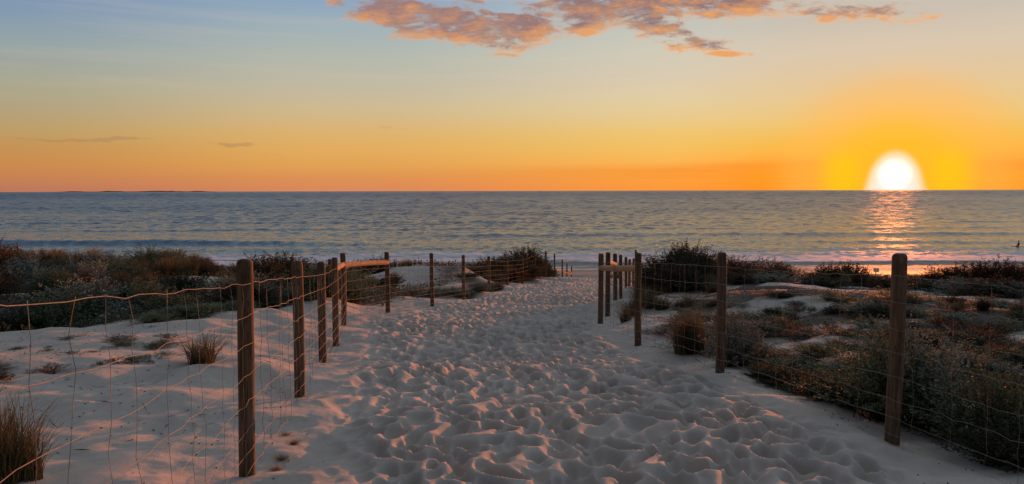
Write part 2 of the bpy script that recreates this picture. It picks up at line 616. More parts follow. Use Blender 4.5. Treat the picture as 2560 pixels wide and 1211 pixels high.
def mat_water():
    m, nt, p = new_mat('sea_water')
    pos = worldpos(nt)
    mp = nt.nodes.new('ShaderNodeMapping')
    mp.inputs['Scale'].default_value = (.45, 1.0, 1)
    nt.links.new(pos, mp.inputs[0])
    at_ = nt.nodes.new('ShaderNodeAttribute')
    at_.attribute_name = 'foam'
    foam = NX(nt, at_.outputs['Fac'])
    fn = noise(nt, mp.outputs[0], 1.6, 6, .65)
    fmask = (foam + (fn - .5) * 1.1 * foam._op('SQRT')).step(.30, .62)
    sep = nt.nodes.new('ShaderNodeSeparateXYZ')
    nt.links.new(pos, sep.inputs[0])
    Y = NX(nt, sep.outputs[1])
    X = NX(nt, sep.outputs[0])
    sh = Y.step(260, 90)
    base = mixc(nt, sh, (.058, .088, .125, 1), (.085, .155, .185, 1))
    base = mixc(nt, (Y + (fn - .5) * 6).step(97, 89), base, (.17, .16, .14, 1))
    base = mixc(nt, fmask, base, (.72, .74, .78, 1))
    nt.links.new(base, p.inputs['Base Color'])
    far = Y.step(250, 1600)
    nt.links.new((fmask * .5 + far * .10 + Y.step(120, 400) * .12 + Y.step(112, 92) * .36 + .11).mn(.8).k, p.inputs['Roughness'])
    p.inputs['IOR'].default_value = 1.333
    mp2 = nt.nodes.new('ShaderNodeMapping')
    mp2.inputs['Scale'].default_value = (.55, 1.0, 1)
    nt.links.new(pos, mp2.inputs[0])
    r1 = noise(nt, mp2.outputs[0], 1.5, 3, .6)
    r2 = noise(nt, mp2.outputs[0], .22, 5, .62)
    r3 = noise(nt, mp2.outputs[0], .035, 4, .6)
    h = r1 * .32 + r2 * (Y.step(120, 420) * .9) + r3 * (Y.step(400, 1500) * 3.0)
    calm = Y.step(84, 98) * .5 + .5
    b = nt.nodes.new('ShaderNodeBump')
    b.inputs['Distance'].default_value = 1.0
    nt.links.new((calm * 1.0).k, b.inputs['Strength'])
    nt.links.new(h.k, b.inputs['Height'])
    nt.links.new(b.outputs[0], p.inputs['Normal'])
    return m


def mat_wood(name, dark, light, seed):
    m, nt, p = new_mat(name)
    oc = objcoord(nt)
    mp = nt.nodes.new('ShaderNodeMapping')
    mp.inputs['Scale'].default_value = (1, 1, .06)
    mp.inputs['Location'].default_value = (seed, seed * .7, 0)
    nt.links.new(oc, mp.inputs[0])
    g1 = noise(nt, mp.outputs[0], 42, 5, .65, .4)
    g2 = noise(nt, mp.outputs[0], 150, 3, .6)
    bl = noise(nt, oc, 7, 4, .6)
    c = ramp(nt, g1, [(.28, (*[v * .45 for v in dark], 1)), (.45, (*dark, 1)), (.72, (*light, 1))])
    c = mixc(nt, bl.step(.45, .75) * .55, c, (*[v * .6 for v in dark], 1))
    gp = noise(nt, mp.outputs[0], 11, 4, .6)
    c = mixc(nt, gp.step(.55, .75) * .3, c, (*[sum(light) / 3 * 1.15] * 3, 1))
    sp_ = noise(nt, mp.outputs[0], 26, 2, .5)
    split = ((sp_ - .5)._op('ABSOLUTE')).step(.012, .0)
    c = mixc(nt, split * .85, c, (.012, .009, .007, 1))
    nt.links.new(c, p.inputs['Base Color'])
    p.inputs['Roughness'].default_value = .85
    p.inputs['Specular IOR Level'].default_value = .2
    bump(nt, p, g1 * .8 + g2 * .3 + bl * .3 - split * .8, .6, .007)
    return m


def mat_leaf(name, c1, c2, trans=.35, rough=.7):
    m, nt, p = new_mat(name)
    oi = nt.nodes.new('ShaderNodeObjectInfo')
    geo = nt.nodes.new('ShaderNodeNewGeometry')
    rnd = NX(nt, geo.outputs['Random Per Island'])
    c = ramp(nt, rnd, [(0, (*c1, 1)), (1, (*c2, 1))])
    hv = nt.nodes.new('ShaderNodeHueSaturation')
    nt.links.new(c, hv.inputs['Color'])
    nt.links.new((NX(nt, oi.outputs['Random']) * .5 + .75).k, hv.inputs['Value'])
    c = hv.outputs[0]
    nt.links.new(c, p.inputs['Base Color'])
    p.inputs['Roughness'].default_value = rough
    p.inputs['Specular IOR Level'].default_value = .25
    tr = nt.nodes.new('ShaderNodeBsdfTranslucent')
    nt.links.new(c, tr.inputs[0])
    mx = nt.nodes.new('ShaderNodeMixShader')
    mx.inputs[0].default_value = trans
    out = nt.nodes['Material Output']
    nt.links.new(p.outputs[0], mx.inputs[1])
    nt.links.new(tr.outputs[0], mx.inputs[2])
    nt.links.new(mx.outputs[0], out.inputs[0])
    return m


def mat_plain(name, col, rough=.8, metal=0.0, var=.3, scale=12):
    m, nt, p = new_mat(name)
    n = noise(nt, objcoord(nt), scale, 4, .6)
    c = ramp(nt, n, [(.3, (*[v * (1 - var) for v in col], 1)), (.7, (*[min(v * (1 + var), .95) for v in col], 1))])
    nt.links.new(c, p.inputs['Base Color'])
    p.inputs['Roughness'].default_value = rough
    p.inputs['Metallic'].default_value = metal
    return m


M_SAND = mat_sand()
M_WATER = mat_water()
M_WOOD = [mat_wood('weathered_pine_%d' % i, *c) for i, c in enumerate([
    ((.125, .078, .046), (.24, .16, .10), 0.0), ((.115, .074, .046), (.22, .15, .095), 3.1), ((.135, .086, .052), (.26, .175, .11), 6.4)])]
M_RAIL = mat_wood('sunlit_orange_rail_pine', (.46, .27, .14), (.66, .42, .22), 1.7)  # orange of the low sun is put into the rail wood colour
M_WIRE = mat_plain('galvanised_wire', (.27, .23, .20), .7, .1, .35, 30)
M_DRYGRASS = mat_leaf('dry_grass_blades', (.12, .10, .052), (.28, .225, .125), .22)
M_GRASS = mat_leaf('green_grass_blades', (.05, .056, .026), (.155, .14, .07), .25)
M_SALT = mat_leaf('grey_saltbush_leaf', (.15, .175, .145), (.34, .37, .31), .08)
M_DARK = mat_leaf('dark_shrub_leaf', (.026, .034, .018), (.08, .08, .042), .3)
M_GREEN = mat_leaf('green_shrub_leaf', (.075, .11, .055), (.21, .26, .15), .12)
M_RUST = mat_leaf('rusty_shrub_leaf', (.055, .034, .022), (.14, .085, .05), .35)
M_TWIG = mat_plain('twig_bark', (.07, .05, .035), .9)
M_LITTER = mat_leaf('leaf_litter', (.03, .022, .015), (.10, .075, .05), .1)


def m_left(x, y):
    lip = np.interp(x, [-30, -9, -6, -4.5, -3.5], [9.5, 10.2, 12.5, 15, 17])
    out = np.clip((y - lip - fbm(x * .5, y * .5, 3) * 1.5) / 1.2, 0, 1) * np.clip((fence_l(y) - .8 - x) / 1.0, 0, 1)
    bare = np.exp(-((x + 4.2) / 1.5) ** 2 - ((y - 27.5) / 2.6) ** 2) + np.exp(-((x + 12.6) / 1.6) ** 2 - ((y - 20) / 1.5) ** 2) + np.exp(-((x + 8.6) / .8) ** 2 - ((y - 22.5) / 1.7) ** 2)
    return out * np.clip(1 - bare * 1.6, 0, 1) * np.clip((46 - y) / 6, 0, 1)


def m_right(x, y):
    n_ = fbm(x * .8 + 7, y * .8, 4)
    out = np.clip((x - fence_r(y) - .5) / .6, 0, 1) * np.clip((n_ + .05) / .18, 0, 1)
    return out * np.clip((44 - y) / 6, 0, 1) * np.clip((y - 3) / 2, 0, 1)


# ------------------------------------------------------------------ ground
def build_ground():
    y1 = np.concatenate([np.linspace(-50, 0, 14), np.linspace(.6, 1.9, 6)])
    y2 = np.concatenate([np.linspace(2.1, 3.55, 20), 3.6 * np.exp(np.linspace(0, math.log(96 / 3.6), 760))])
    y3 = 96 * np.exp(np.linspace(.05, math.log(30000 / 96), 20))
    ys = np.concatenate([y1, y2, y3])
    inner = np.linspace(-2.75, 2.75, 410)
    gr = 2.75 + np.cumsum(.0145 * 1.0432 ** np.arange(1, 136))
    ws = np.concatenate([-gr[::-1], inner, gr])
    W, Yg = np.meshgrid(ws, ys)
    spread = np.interp(Yg, [0, 5, 15, 40, 60, 100], [1, 1, .9, .95, 1.2, 1.6])
    spread = np.where(Yg > 100, np.maximum(1.6, Yg / 60), spread)
    X = np.interp(Yg, [-50, 0, 64, 100], [0, .4, 6.5, 6.5]) * 0 + path_c(Yg) * np.clip((90 - Yg) / 25, 0, 1) + W * spread
    Z = height(X, Yg)
    me = mesh_grid('ground', X, Yg, Z)
    soil = np.clip(m_left(X, Yg) + m_right(X, Yg) * .85, 0, 1)
    a = me.attributes.new('soil', 'FLOAT', 'POINT')
    a.data.foreach_set('value', soil.astype(np.float32).ravel())
    link('ground', me, M_SAND, kind='structure')


# ------------------------------------------------------------------ sea
def shore_wave(x, y, y0, amp, seed, wl=2.2, wr=6.0, cut=.35):
    """one shore-parallel swell: steep shoreward face, long back"""
    yc = y0 + (vnoise(x * .018 + seed, x * 0 + seed) - .5) * 9 + (vnoise(x * .07 + seed, x * 0 + 2 * seed) - .5) * 2.4
    m = np.clip((vnoise(x * .011 + seed * 3, x * 0 + 4.7) - cut) / .25, 0, 1)
    s = y - yc
    return amp * m * np.where(s < 0, np.exp(-(s / wl) ** 2), np.exp(-(s / wr) ** 2)), s, m


SEA_SLOPE = .082


def build_sea():
    ya = 76 * np.exp(np.linspace(0, math.log(620 / 76), 520))
    yb = 620 * np.exp(np.linspace(.005, math.log(3600 / 620), 270))
    yc_ = 3600 * np.exp(np.linspace(.03, math.log(32000 / 3600), 36))
    ys = np.concatenate([ya, yb, yc_])
    us = np.linspace(-.98, .98, 640)
    U, Yg = np.meshgrid(us, ys)
    X = U * (Yg + 30)
    sp = np.maximum(1.96 / 640 * (Yg + 30), Yg * .0041)
    Z = np.zeros(X.shape)
    rg = np.random.default_rng(5)
    lam = np.exp(np.linspace(math.log(1.0), math.log(120), 100))
    shoal = np.clip((Yg - 84) / 26, 0.05, 1)
    gust = .6 + .8 * vnoise(X * .012 + 3, Yg * .02)
    for L in lam:
        th = rg.normal(0, .85) + math.pi / 2
        k = 2 * math.pi / L
        ph = rg.uniform(0, 6.28)
        wob = (vnoise(X * (.5 / L) + ph, Yg * (.5 / L) + L) - .5) * 5.0
        arg = k * (X * math.cos(th) + Yg * math.sin(th)) + ph + wob
        q = L / sp
        fade = np.clip((q - 2.4) / 2.5, 0, 1) * (.10 + .90 * np.clip((7.5 - q) / 3, 0, 1)) * (1.0 if L < 20 else np.clip(18 / (q + 1), 0, 1))
        Z += SEA_SLOPE / k * fade * (np.exp(1.1 * (np.sin(arg) - 1)) - .45) * 1.5
    Z *= shoal * gust
    foam = np.zeros(X.shape)
    for y0, a, sd_, f in ((131, .75, 1.3, 0), (152, .40, 5.2, 0), (178, .28, 8.8, 0), (215, .28, 2.4, 0), (116, .26, 7.1, .15)):
        h, s, m = shore_wave(X, Yg, y0, a, sd_)
        Z += h
        foam += f * m * np.exp(-((s + 1) / 2.5) ** 2)
    # the broken wave and its trailing foam sheet
    yc = 91.5 + (vnoise(X * .02 + 1.1, X * 0 + 7) - .5) * 5 + (vnoise(X * .11, X * 0 + 2) - .5) * 1.2
    s = Yg - yc
    rise = 1 / (1 + np.exp(-s / .35))
    Z += rise * np.exp(-np.maximum(s, 0) / 7) * .22
    tail = 16 + 12 * vnoise(X * .03, X * 0 + 9)
    f2 = fbm(X * .16, Yg * .55, 4)
    foam += rise * np.clip(1 - s / tail, 0, 1) ** .6 * (.80 + f2 * .8)
    yc2 = 105 + (vnoise(X * .025 + 6.1, X * 0 + 3) - .5) * 6
    s2 = Yg - yc2
    m2 = np.clip((vnoise(X * .02 + 2, X * 0 + 1) - .35) / .3, 0, 1)
    foam += (1 / (1 + np.exp(-s2 / .4))) * np.clip(1 - s2 / 5, 0, 1) * m2 * (.5 + .5 * f2)
    Z += (1 / (1 + np.exp(-s2 / .5))) * np.exp(-np.maximum(s2, 0) / 4) * .2 * m2
    # thin wash line at the sand
    yc3 = 85.5 + (vnoise(X * .05 + 2, X * 0 + 5) - .5) * 3
    foam += np.exp(-((Yg - yc3) / .35) ** 2) * .5 * vnoise(X * .2, X * 0 + 3)
    foam += np.exp(-((Yg - 88) / 3.2) ** 2) * np.clip(.42 + fbm(X * .22 + 5, Yg * .9, 4) * .7, 0, 1)
    foam = np.clip(foam, 0, 1) * np.clip((240 - Yg) / 60, 0, 1)
    Z += np.clip((88 - Yg) / 12, 0, 1) * -.02
    me = mesh_grid('sea', X, Yg, Z)
    a = me.attributes.new('foam', 'FLOAT', 'POINT')
    a.data.foreach_set('value', foam.astype(np.float32).ravel())
    link('sea', me, M_WATER, kind='structure')


def build_island():
    n = 160
    xs = np.linspace(0, 1, n)
    h = 9 + 24 * np.clip(fbm(xs * 9, xs * 0 + 3, 4) + .25, 0, 1) + 14 * np.exp(-((xs - .62) / .1) ** 2)
    h *= np.clip(np.minimum(xs / .04, (1 - xs) / .08), 0, 1) ** .7
    a = at(135, 478, 17000).x
    b = at(545, 478, 17000).x
    vs, fs = [], []
    for i in range(n):
        x = a + (b - a) * xs[i]
        vs += [(x, 16600, -20), (x, 16850, h[i] * .6), (x, 17100, h[i]), (x, 17900, -20)]
    for i in range(n - 1):
        for k in range(3):
            q = i * 4 + k
            fs.append((q, q + 4, q + 5, q + 1))
    link('island', mesh_from('island', vs, fs), mat_plain('island_scrub', (.05, .05, .045), 1, 0, .3, .003), kind='structure')


build_ground()
build_sea()
build_island()


def H(x, y, fine=False):
    return float(height(np.array([float(x)]), np.array([float(y)]), fine)[0])


def hit(px, py, y0=2.5, y1=75):
    r = ray(px, py)
    t = np.exp(np.linspace(math.log(y0), math.log(y1), 500))
    xs, zs = r.x / r.y * t, EYE + r.z / r.y * t
    hs = height(xs, t, False)
    k = np.argmax(zs < hs)
    if not (zs < hs).any():
        k = -1
    return Vector((xs[k], t[k], hs[k]))


# ------------------------------------------------------------------ fences
def tube(pts, r, sides=5):
    pts = [Vector(p) for p in pts]
    vs, fs = [], []
    n = len(pts)
    for i, p in enumerate(pts):
        d = (pts[min(i + 1, n - 1)] - pts[max(i - 1, 0)]).normalized()
        a = d.cross(Vector((0, 0, 1)))
        if a.length < .1:
            a = d.cross(Vector((1, 0, 0)))
        a.normalize()
        b = d.cross(a)
        rr = r[i] if isinstance(r, (list, tuple)) else r
        for k in range(sides):
            t = 2 * math.pi * k / sides
            vs.append(p + a * math.cos(t) * rr + b * math.sin(t) * rr)
    for i in range(n - 1):
        for k in range(sides):
            k2 = (k + 1) % sides
            fs.append((i * sides + k, i * sides + k2, (i + 1) * sides + k2, (i + 1) * sides + k))
    fs.append(tuple(range(sides))[::-1])
    fs.append(tuple((n - 1) * sides + k for k in range(sides)))
    return vs, fs


def log_mesh(name, length, r, dome=True, seed=0, sides=20, lumps=.05):
    """a turned pine log along +z with a bevelled top, slightly out of round"""
    rg = random.Random(seed)
    zs = [-.35, -.1, .03] + [length * t for t in (.12, .25, .4, .55, .7, .85, .95)]
    rr = [r * (1 + rg.uniform(-.02, .02)) for _ in zs]
    if dome:
        zs += [length - .030, length - .016, length - .006, length]
        rr += [r * .985, r * .93, r * .78, r * .45]
    else:
        zs += [length - .004, length]
        rr += [r, r * .95]
    ph = [rg.uniform(0, 6.28) for _ in range(3)]
    crack = rg.uniform(0, 6.28)
    vs, fs = [], []
    bx, by = rg.uniform(-.012, .012), rg.uniform(-.012, .012)
    for z, q in zip(zs, rr):
        for k in range(sides):
            t = 2 * math.pi * k / sides
            f = 1 + lumps * .5 * math.sin(2 * t + ph[0]) + lumps * .3 * math.sin(3 * t + ph[1] + z * 2)
            if abs(((t - crack + math.pi) % (2 * math.pi)) - math.pi) < .17:
                f *= .94
            s = math.sin(max(z, 0) / length * math.pi)
            vs.append((q * f * math.cos(t) + bx * s, q * f * math.sin(t) + by * s, z))
    n = len(zs)
    for i in range(n - 1):
        for k in range(sides):
            k2 = (k + 1) % sides
            fs.append((i * sides + k, i * sides + k2, (i + 1) * sides + k2, (i + 1) * sides + k))
    fs.append(tuple((n - 1) * sides + k for k in range(sides)))
    return mesh_from(name, vs, fs)


FR = [.035, .125, .225, .345, .475, .605, .745, .885]   # line wire heights as share of the post


def build_fence(name, label, posts, tops, extra, rails, side, first_far, group):
    """posts: (x,y,z,h); tops: lean in x; extra: post outside the frame at the near end"""
    root = bpy.data.objects.new(name, None)
    COL.objects.link(root)
    root['label'] = label
    root['category'] = 'fence'
    allp = [extra] + posts
    o0 = posts[0]
    root.location = (o0[0], o0[1], o0[2])
    inv = Matrix.Translation(-root.location)
    for i, (x, y, z, h) in enumerate(allp):
        r = .05 if i % 3 else .052
        me = log_mesh('post', h, r, True, seed=i * 7 + (1 if side > 0 else 50))
        o = link('post', me, M_WOOD[(i * 2 + (side > 0)) % 3], root)
        o.location = Vector((x, y, z)) - root.location
        rg = random.Random(i + 90)
        o.rotation_euler = (rg.uniform(-.012, .012), rg.uniform(-.012, .012), rg.uniform(0, 6.28))
    # wire side normals
    nrm = []
    P2 = [Vector((p[0], p[1], 0)) for p in allp]
    for i in range(len(P2)):
        d = Vector((0, 0, 0))
        if i > 0:
            d += (P2[i] - P2[i - 1]).normalized()
        if i < len(P2) - 1:
            d += (P2[i + 1] - P2[i]).normalized()
        d.normalize()
        nrm.append(Vector((d.y, -d.x, 0)) * side)
    last = first_far
    rg = random.Random(3 + side)
    sag = {}
    for w, f in enumerate(FR):
        pts, rad = [], []
        for i in range(last):
            a, b = allp[i], allp[i + 1]
            A = Vector((a[0], a[1], a[2] + f * a[3])) + nrm[i] * .055
            B = Vector((b[0], b[1], b[2] + f * b[3])) + nrm[i + 1] * .055
            n = 22 if i < 6 else 10
            s = rg.uniform(-.005, .012) * (1 + (w > 5))
            for k in range(n + (1 if i == last - 1 else 0)):
                t = k / n
                p = A.lerp(B, t)
                amp = (.010 if i < 2 else .007) if i < 6 else .003
                if 0 < k < n:
                    p = p + Vector((rg.uniform(-amp, amp) * .6, 0, rg.uniform(-amp, amp) - s * 4 * t * (1 - t)))
                pts.append(p - root.location)
                rad.append(.0013 if i < 1 else .0019 if i < 7 else .0016)
        vs, fs = tube(pts, rad, 4)
        link('line_wire', mesh_from('line_wire', vs, fs), M_WIRE, root)
    for i in range(last):
        a, b = allp[i], allp[i + 1]
        n = max(4, round((P2[i + 1] - P2[i]).length / .31))
        if i >= 9:
            n = 4
        for k in range(1, n):
            t = k / n + rg.uniform(-.02, .02)
            top, bot = None, None
            base = Vector((a[0], a[1], a[2])).lerp(Vector((b[0], b[1], b[2])), t)
            hh = a[3] * (1 - t) + b[3] * t
            nn = nrm[i].lerp(nrm[i + 1], t) * .058
            pts = []
            lx, ly = rg.uniform(-.03, .03), rg.uniform(-.03, .03)
            for w, f in enumerate(FR):
                pts.append(base + nn + Vector((rg.uniform(-.008, .008) + lx * f, rg.uniform(-.008, .008) + ly * f, f * hh)) - root.location)
                if w < len(FR) - 1:
                    pts.append(base + nn + Vector((rg.uniform(-.010, .010) + lx * f, rg.uniform(-.010, .010), (f + FR[w + 1]) * .5 * hh)) - root.location)
            vs, fs = tube(pts, .0010 if i < 1 else .0015, 4)
            link('stay_wire', mesh_from('stay_wire', vs, fs), M_WIRE, root)
    for (i, fa, j, fb, r, mat, lab) in rails:
        a, b = allp[i], allp[j]
        A = Vector((a[0], a[1], a[2] + fa * a[3]))
        B = Vector((b[0], b[1], b[2] + fb * b[3]))
        d = B - A
        me = log_mesh('rail', d.length, r, False, seed=i * 3 + 2, lumps=.03)
        for v in me.vertices:
            if v.co.z < .03:
                v.co.z = max(v.co.z, 0.0) * .1
        o = link('rail', me, mat, root)
        o.location = A - root.location
        o.rotation_euler = d.to_track_quat('Z', 'Y').to_euler()
        if lab:
            o['label'] = lab
    return root


def extra_post(x, y, h):
    return (x, y, H(x, y), h)


build_fence('post_and_wire_fence', 'weathered post and wire fence with glowing orange rails, backed by the grassy mound',
            PL, None, extra_post(-1.15, 1.4, 1.43), [(4, .86, 5, .84, .048, M_RAIL, None), (5, .83, 6, .83, .05, M_RAIL, None), (14, .36, 17, .42, .05, M_WOOD[0], None), (16, .62, 17, .50, .05, M_RAIL, None)], 1, 13, None)
build_fence('post_and_wire_fence', 'weathered post and wire fence by the grey shrubs, a round rail joining two close posts',
            PR, None, extra_post(3.08, 2.9, 1.3), [(3, .83, 4, .80, .05, M_RAIL, None), (5, .84, 6, .80, .045, M_RAIL, None)], -1, 12, None)

# ------------------------------------------------------------------ vegetation meshes
def rot_basis(d):
    """unit vectors (n,3) -> two perpendicular vectors"""
    up = np.where(np.abs(d[:, 2:3]) < .9, np.array([[0, 0, 1.0]]), np.array([[1.0, 0, 0]]))
    a = np.cross(d, up)
    a /= np.linalg.norm(a, axis=1, keepdims=True) + 1e-9
    return a, np.cross(d, a)


def blades(n, hgt, spread, width, seed, lean=.5, base=.1, segs=3):
    rg = np.random.default_rng(seed)
    az = rg.uniform(0, 2 * np.pi, n)
    rb = base * np.sqrt(rg.random(n))
    out = spread * (.15 + rg.random(n)) * lean
    h = hgt * rg.uniform(.45, 1.0, n)
    fa = rg.uniform(0, 2 * np.pi, n)
    co = np.zeros((n, (segs + 1) * 2, 3))
    for s in range(segs + 1):
        t = s / segs
        r = rb + out * t ** 1.8
        z = h * (t - .22 * t ** 3 * (out / (h + .01)))
        cx = rb * np.cos(fa) + (r - rb) * np.cos(az)
        cy = rb * np.sin(fa) + (r - rb) * np.sin(az)
        w = width * (1 - t) ** .7 * .5 + .0006
        pa = az + np.pi / 2 + rg.uniform(-.8, .8, n) * 0
        co[:, 2 * s] = np.stack([cx + np.cos(pa) * w, cy + np.sin(pa) * w, z], 1)
        co[:, 2 * s + 1] = np.stack([cx - np.cos(pa) * w, cy - np.sin(pa) * w, z], 1)
    nv = (segs + 1) * 2
    b = np.arange(n)[:, None] * nv
    q = np.concatenate([b + np.array([[2 * s, 2 * s + 1, 2 * s + 3, 2 * s + 2]]) for s in range(segs)])
    return co.reshape(-1, 3), q


def leaf_quads(pos, dirs, L, W, rg):
    """folded-diamond leaves pointing along dirs"""
    n = len(pos)
    a, b = rot_basis(dirs)
    th = rg.uniform(0, np.pi, n)[:, None]
    s = a * np.cos(th) + b * np.sin(th)
    L = L * rg.uniform(.6, 1.25, n)[:, None]
    W = W * rg.uniform(.6, 1.25, n)[:, None]
    co = np.stack([pos, pos + dirs * L * .5 + s * W, pos + dirs * L, pos + dirs * L * .5 - s * W], 1)
    q = np.arange(n * 4).reshape(n, 4)
    return co.reshape(-1, 3), q


def shrub_mesh(nst, leaves, R, Hh, L, W, seed, upright=.5, inner=.25):
    """stems fanning from the foot, leaves along their outer part: returns stem mesh, leaf mesh (unit size, scaled on use)"""
    rg = np.random.default_rng(seed)
    az = rg.uniform(0, 2 * np.pi, nst)
    u = np.sqrt(rg.random(nst))
    lob = 1 + .28 * np.sin(az * 2 + rg.uniform(0, 6)) + .2 * np.sin(az * 3 + rg.uniform(0, 6)) + .14 * np.sin(az * 5 + rg.uniform(0, 6))
    el = np.arccos(u * .985)
    rad = rg.uniform(.72, 1.08, nst)
    tip = np.stack([R * lob * np.sin(np.pi / 2 - el) * np.cos(az) * rad, R * lob * np.sin(np.pi / 2 - el) * np.sin(az) * rad,
                    Hh * np.sin(el) ** .8 * rad * (.82 + .3 * rg.random(nst)) + .03], 1)
    foot = np.stack([rg.normal(0, R * .14, nst), rg.normal(0, R * .14, nst), np.zeros(nst)], 1)
    mid = foot * .45 + tip * .5
    mid[:, 2] += Hh * .10 * upright
    ts = inner + (1 - inner) * rg.random((nst, leaves)) ** .75
    T = ts[..., None]
    P = (1 - T) ** 2 * foot[:, None] + 2 * T * (1 - T) * mid[:, None] + T ** 2 * tip[:, None]
    D = 2 * (1 - T) * (mid - foot)[:, None] + 2 * T * (tip - mid)[:, None]
    D /= np.linalg.norm(D, axis=2, keepdims=True) + 1e-9
    P = P.reshape(-1, 3) + rg.normal(0, R * .022, (nst * leaves, 3))
    D = D.reshape(-1, 3)
    dirs = D * .75 + rg.normal(0, .55, D.shape) + np.array([[0, 0, .25]])
    dirs /= np.linalg.norm(dirs, axis=1, keepdims=True)
    P[:, 2] = np.maximum(P[:, 2], .005)
    lco, lq = leaf_quads(P, dirs, L, W, rg)
    # stems: thin three sided tubes for a share of them
    vs, fs = [], []
    for i in range(0, nst, 2):
        pts = []
        for t in (0, .35, .7, .97):
            pts.append((1 - t) ** 2 * foot[i] + 2 * t * (1 - t) * mid[i] + t * t * tip[i])
        v, f = tube([Vector(p) for p in pts], [.010 * R, .008 * R, .006 * R, .003 * R], 3)
        b = len(vs)
        vs += v
        fs += [tuple(k + b for k in g) for g in f]
    return mesh_from('stem', vs, fs), mesh_np('foliage', lco, lq)


SHRUB = {}


def shrub_kind(key, mat, n, nst, leaves, R, Hh, L, W, upright=.5, inner=.25):
    out = []
    for i in range(n):
        s, f = shrub_mesh(nst, leaves, R, Hh, L, W, hash_seed(key, i), upright, inner)
        s.materials.append(M_TWIG)
        f.materials.append(mat)
        out.append((s, f))
    SHRUB[key] = out


def hash_seed(k, i):
    return sum(ord(c) for c in k) * 13 + i * 101


# unit shrubs: about 1 m across (R .5) and 1 m tall before scaling
shrub_kind('dark', M_DARK, 4, 240, 46, .5, 1.0, .032, .0105, .5, .12)
shrub_kind('rust', M_RUST, 3, 230, 44, .5, 1.0, .032, .0105, .5, .12)
shrub_kind('salt', M_SALT, 3, 220, 34, .5, 1.0, .040, .0085, .7)
shrub_kind('green', M_GREEN, 3, 240, 34, .5, 1.0, .035, .008, .8)
shrub_kind('sprawl', M_RUST, 3, 70, 30, .5, 1.0, .05, .008, .2, .3)
shrub_kind('twiggy', M_GREEN, 3, 80, 34, .5, 1.0, .045, .008, .2, .3)
GRASS = {'dry': [], 'green': []}
for i in range(5):
    for key, mat, n in (('dry', M_DRYGRASS, 260), ('green', M_GRASS, 240)):
        co, q = blades(n, 1.0, .75, .012, 300 + i + (50 if key == 'dry' else 0), .75, .16)
        me = mesh_np('grass_tuft', co, q)
        me.materials.append(mat)
        GRASS[key].append(me)
_cnt = [0]
TONE = {'dark': 'near-black', 'rust': 'rusty brown', 'salt': 'silver grey', 'green': 'dull green', 'sprawl': 'wiry brown', 'twiggy': 'wiry green'}


def put_shrub(name, key, x, y, w, h, label, group=None, sink=.03, z=None):
    _cnt[0] += 1
    v = SHRUB[key][_cnt[0] % len(SHRUB[key])]
    e = bpy.data.objects.new(name, None)
    COL.objects.link(e)
    e.location = (x, y, (H(x, y) if z is None else z) - sink)
    e.rotation_euler = (0, 0, random.uniform(0, 6.28))
    e.scale = (w * random.uniform(.8, 1.15), w * random.uniform(.8, 1.15), h)
    e['label'] = label
    e['category'] = 'plant' if name == 'creeping_plant' else 'shrub'
    if group:
        e['group'] = group
    link('stem', v[0], None, e)
    link('foliage', v[1], None, e)
    return e


def put_grass(key, x, y, w, h, label, group=None, z=None):
    _cnt[0] += 1
    me = GRASS[key][_cnt[0] % 5]
    o = link('grass_tuft', me, None, None, (x, y, (H(x, y) if z is None else z) - .02), label=label, category='grass')
    if group:
        o['group'] = group
    o.rotation_euler = (random.uniform(-.12, .12), random.uniform(-.12, .12), random.uniform(0, 6.28))
    o.scale = (w, w, h)
    return o


def sky_shrub(px, top, d, wpx, key, name, label, group=None):
    p = at(px, top, d)
    g = H(p.x, p.y)
    return put_shrub(name, key, p.x, p.y, wpx / FPX * d, max(p.z - g, .15), label, group)


def sky_grass(px, top, d, key, label, group=None, w=None):
    p = at(px, top, d)
    g = H(p.x, p.y)
    h = min(max(p.z - g, .2), 1.3)
    return put_grass(key, p.x, p.y, w or h * .8, h, label, group, z=max(g, p.z - h))


rnd = random.Random(21)


def bare(x, y):
    return math.hypot((x + 12.6) / 1.5, (y - 20) / 1.3) < 1 or math.hypot((x + 8.6) / .8, (y - 22.5) / 1.6) < 1 or math.hypot((x + 4.2) / 1.4, (y - 27.5) / 2.4) < 1


G1 = 'grass on the mound behind the scrub'
L1 = 'tall dry marram grass tuft along the crest of the bushy mound against the sea'
def crest(px):
    return np.interp(px, [0, 60, 130, 190, 260, 300, 350, 420, 480, 530, 560, 620, 700, 790], [626, 612, 608, 624, 644, 646, 626, 614, 622, 636, 660, 668, 672, 680])


for k in range(110):
    px = rnd.uniform(-120, 600)
    if 275 < px < 400:
        continue
    sky_grass(px, crest(px) + rnd.uniform(0, 14), rnd.uniform(25.5, 29), 'dry' if rnd.random() < .75 else 'green', L1, G1)
for px, top, wpx in ((315, 648, 90), (360, 640, 100), (405, 637, 110), (445, 646, 90), (385, 655, 120), (470, 658, 80)):
    sky_shrub(px, top, 26 + rnd.uniform(-.6, .6), wpx, 'salt', 'saltbush', 'rounded grey saltbush on the mound top among tall grass', 'saltbushes on the mound top')
for k in range(64):
    px = rnd.uniform(-150, 860)
    d = rnd.uniform(15.5, 24.5)
    p = at(px, 700, d)
    if bare(p.x, p.y):
        continue
    kk = rnd.choice(['dark', 'dark', 'salt', 'green', 'rust'])
    put_shrub('dune_shrub', kk, p.x, p.y, rnd.uniform(1.3, 2.4), rnd.uniform(.5, 1.0),
              'low %s shrub packed in the hollow between the fence and the mound' % TONE[kk], TONE[kk] + ' shrubs in the hollow')
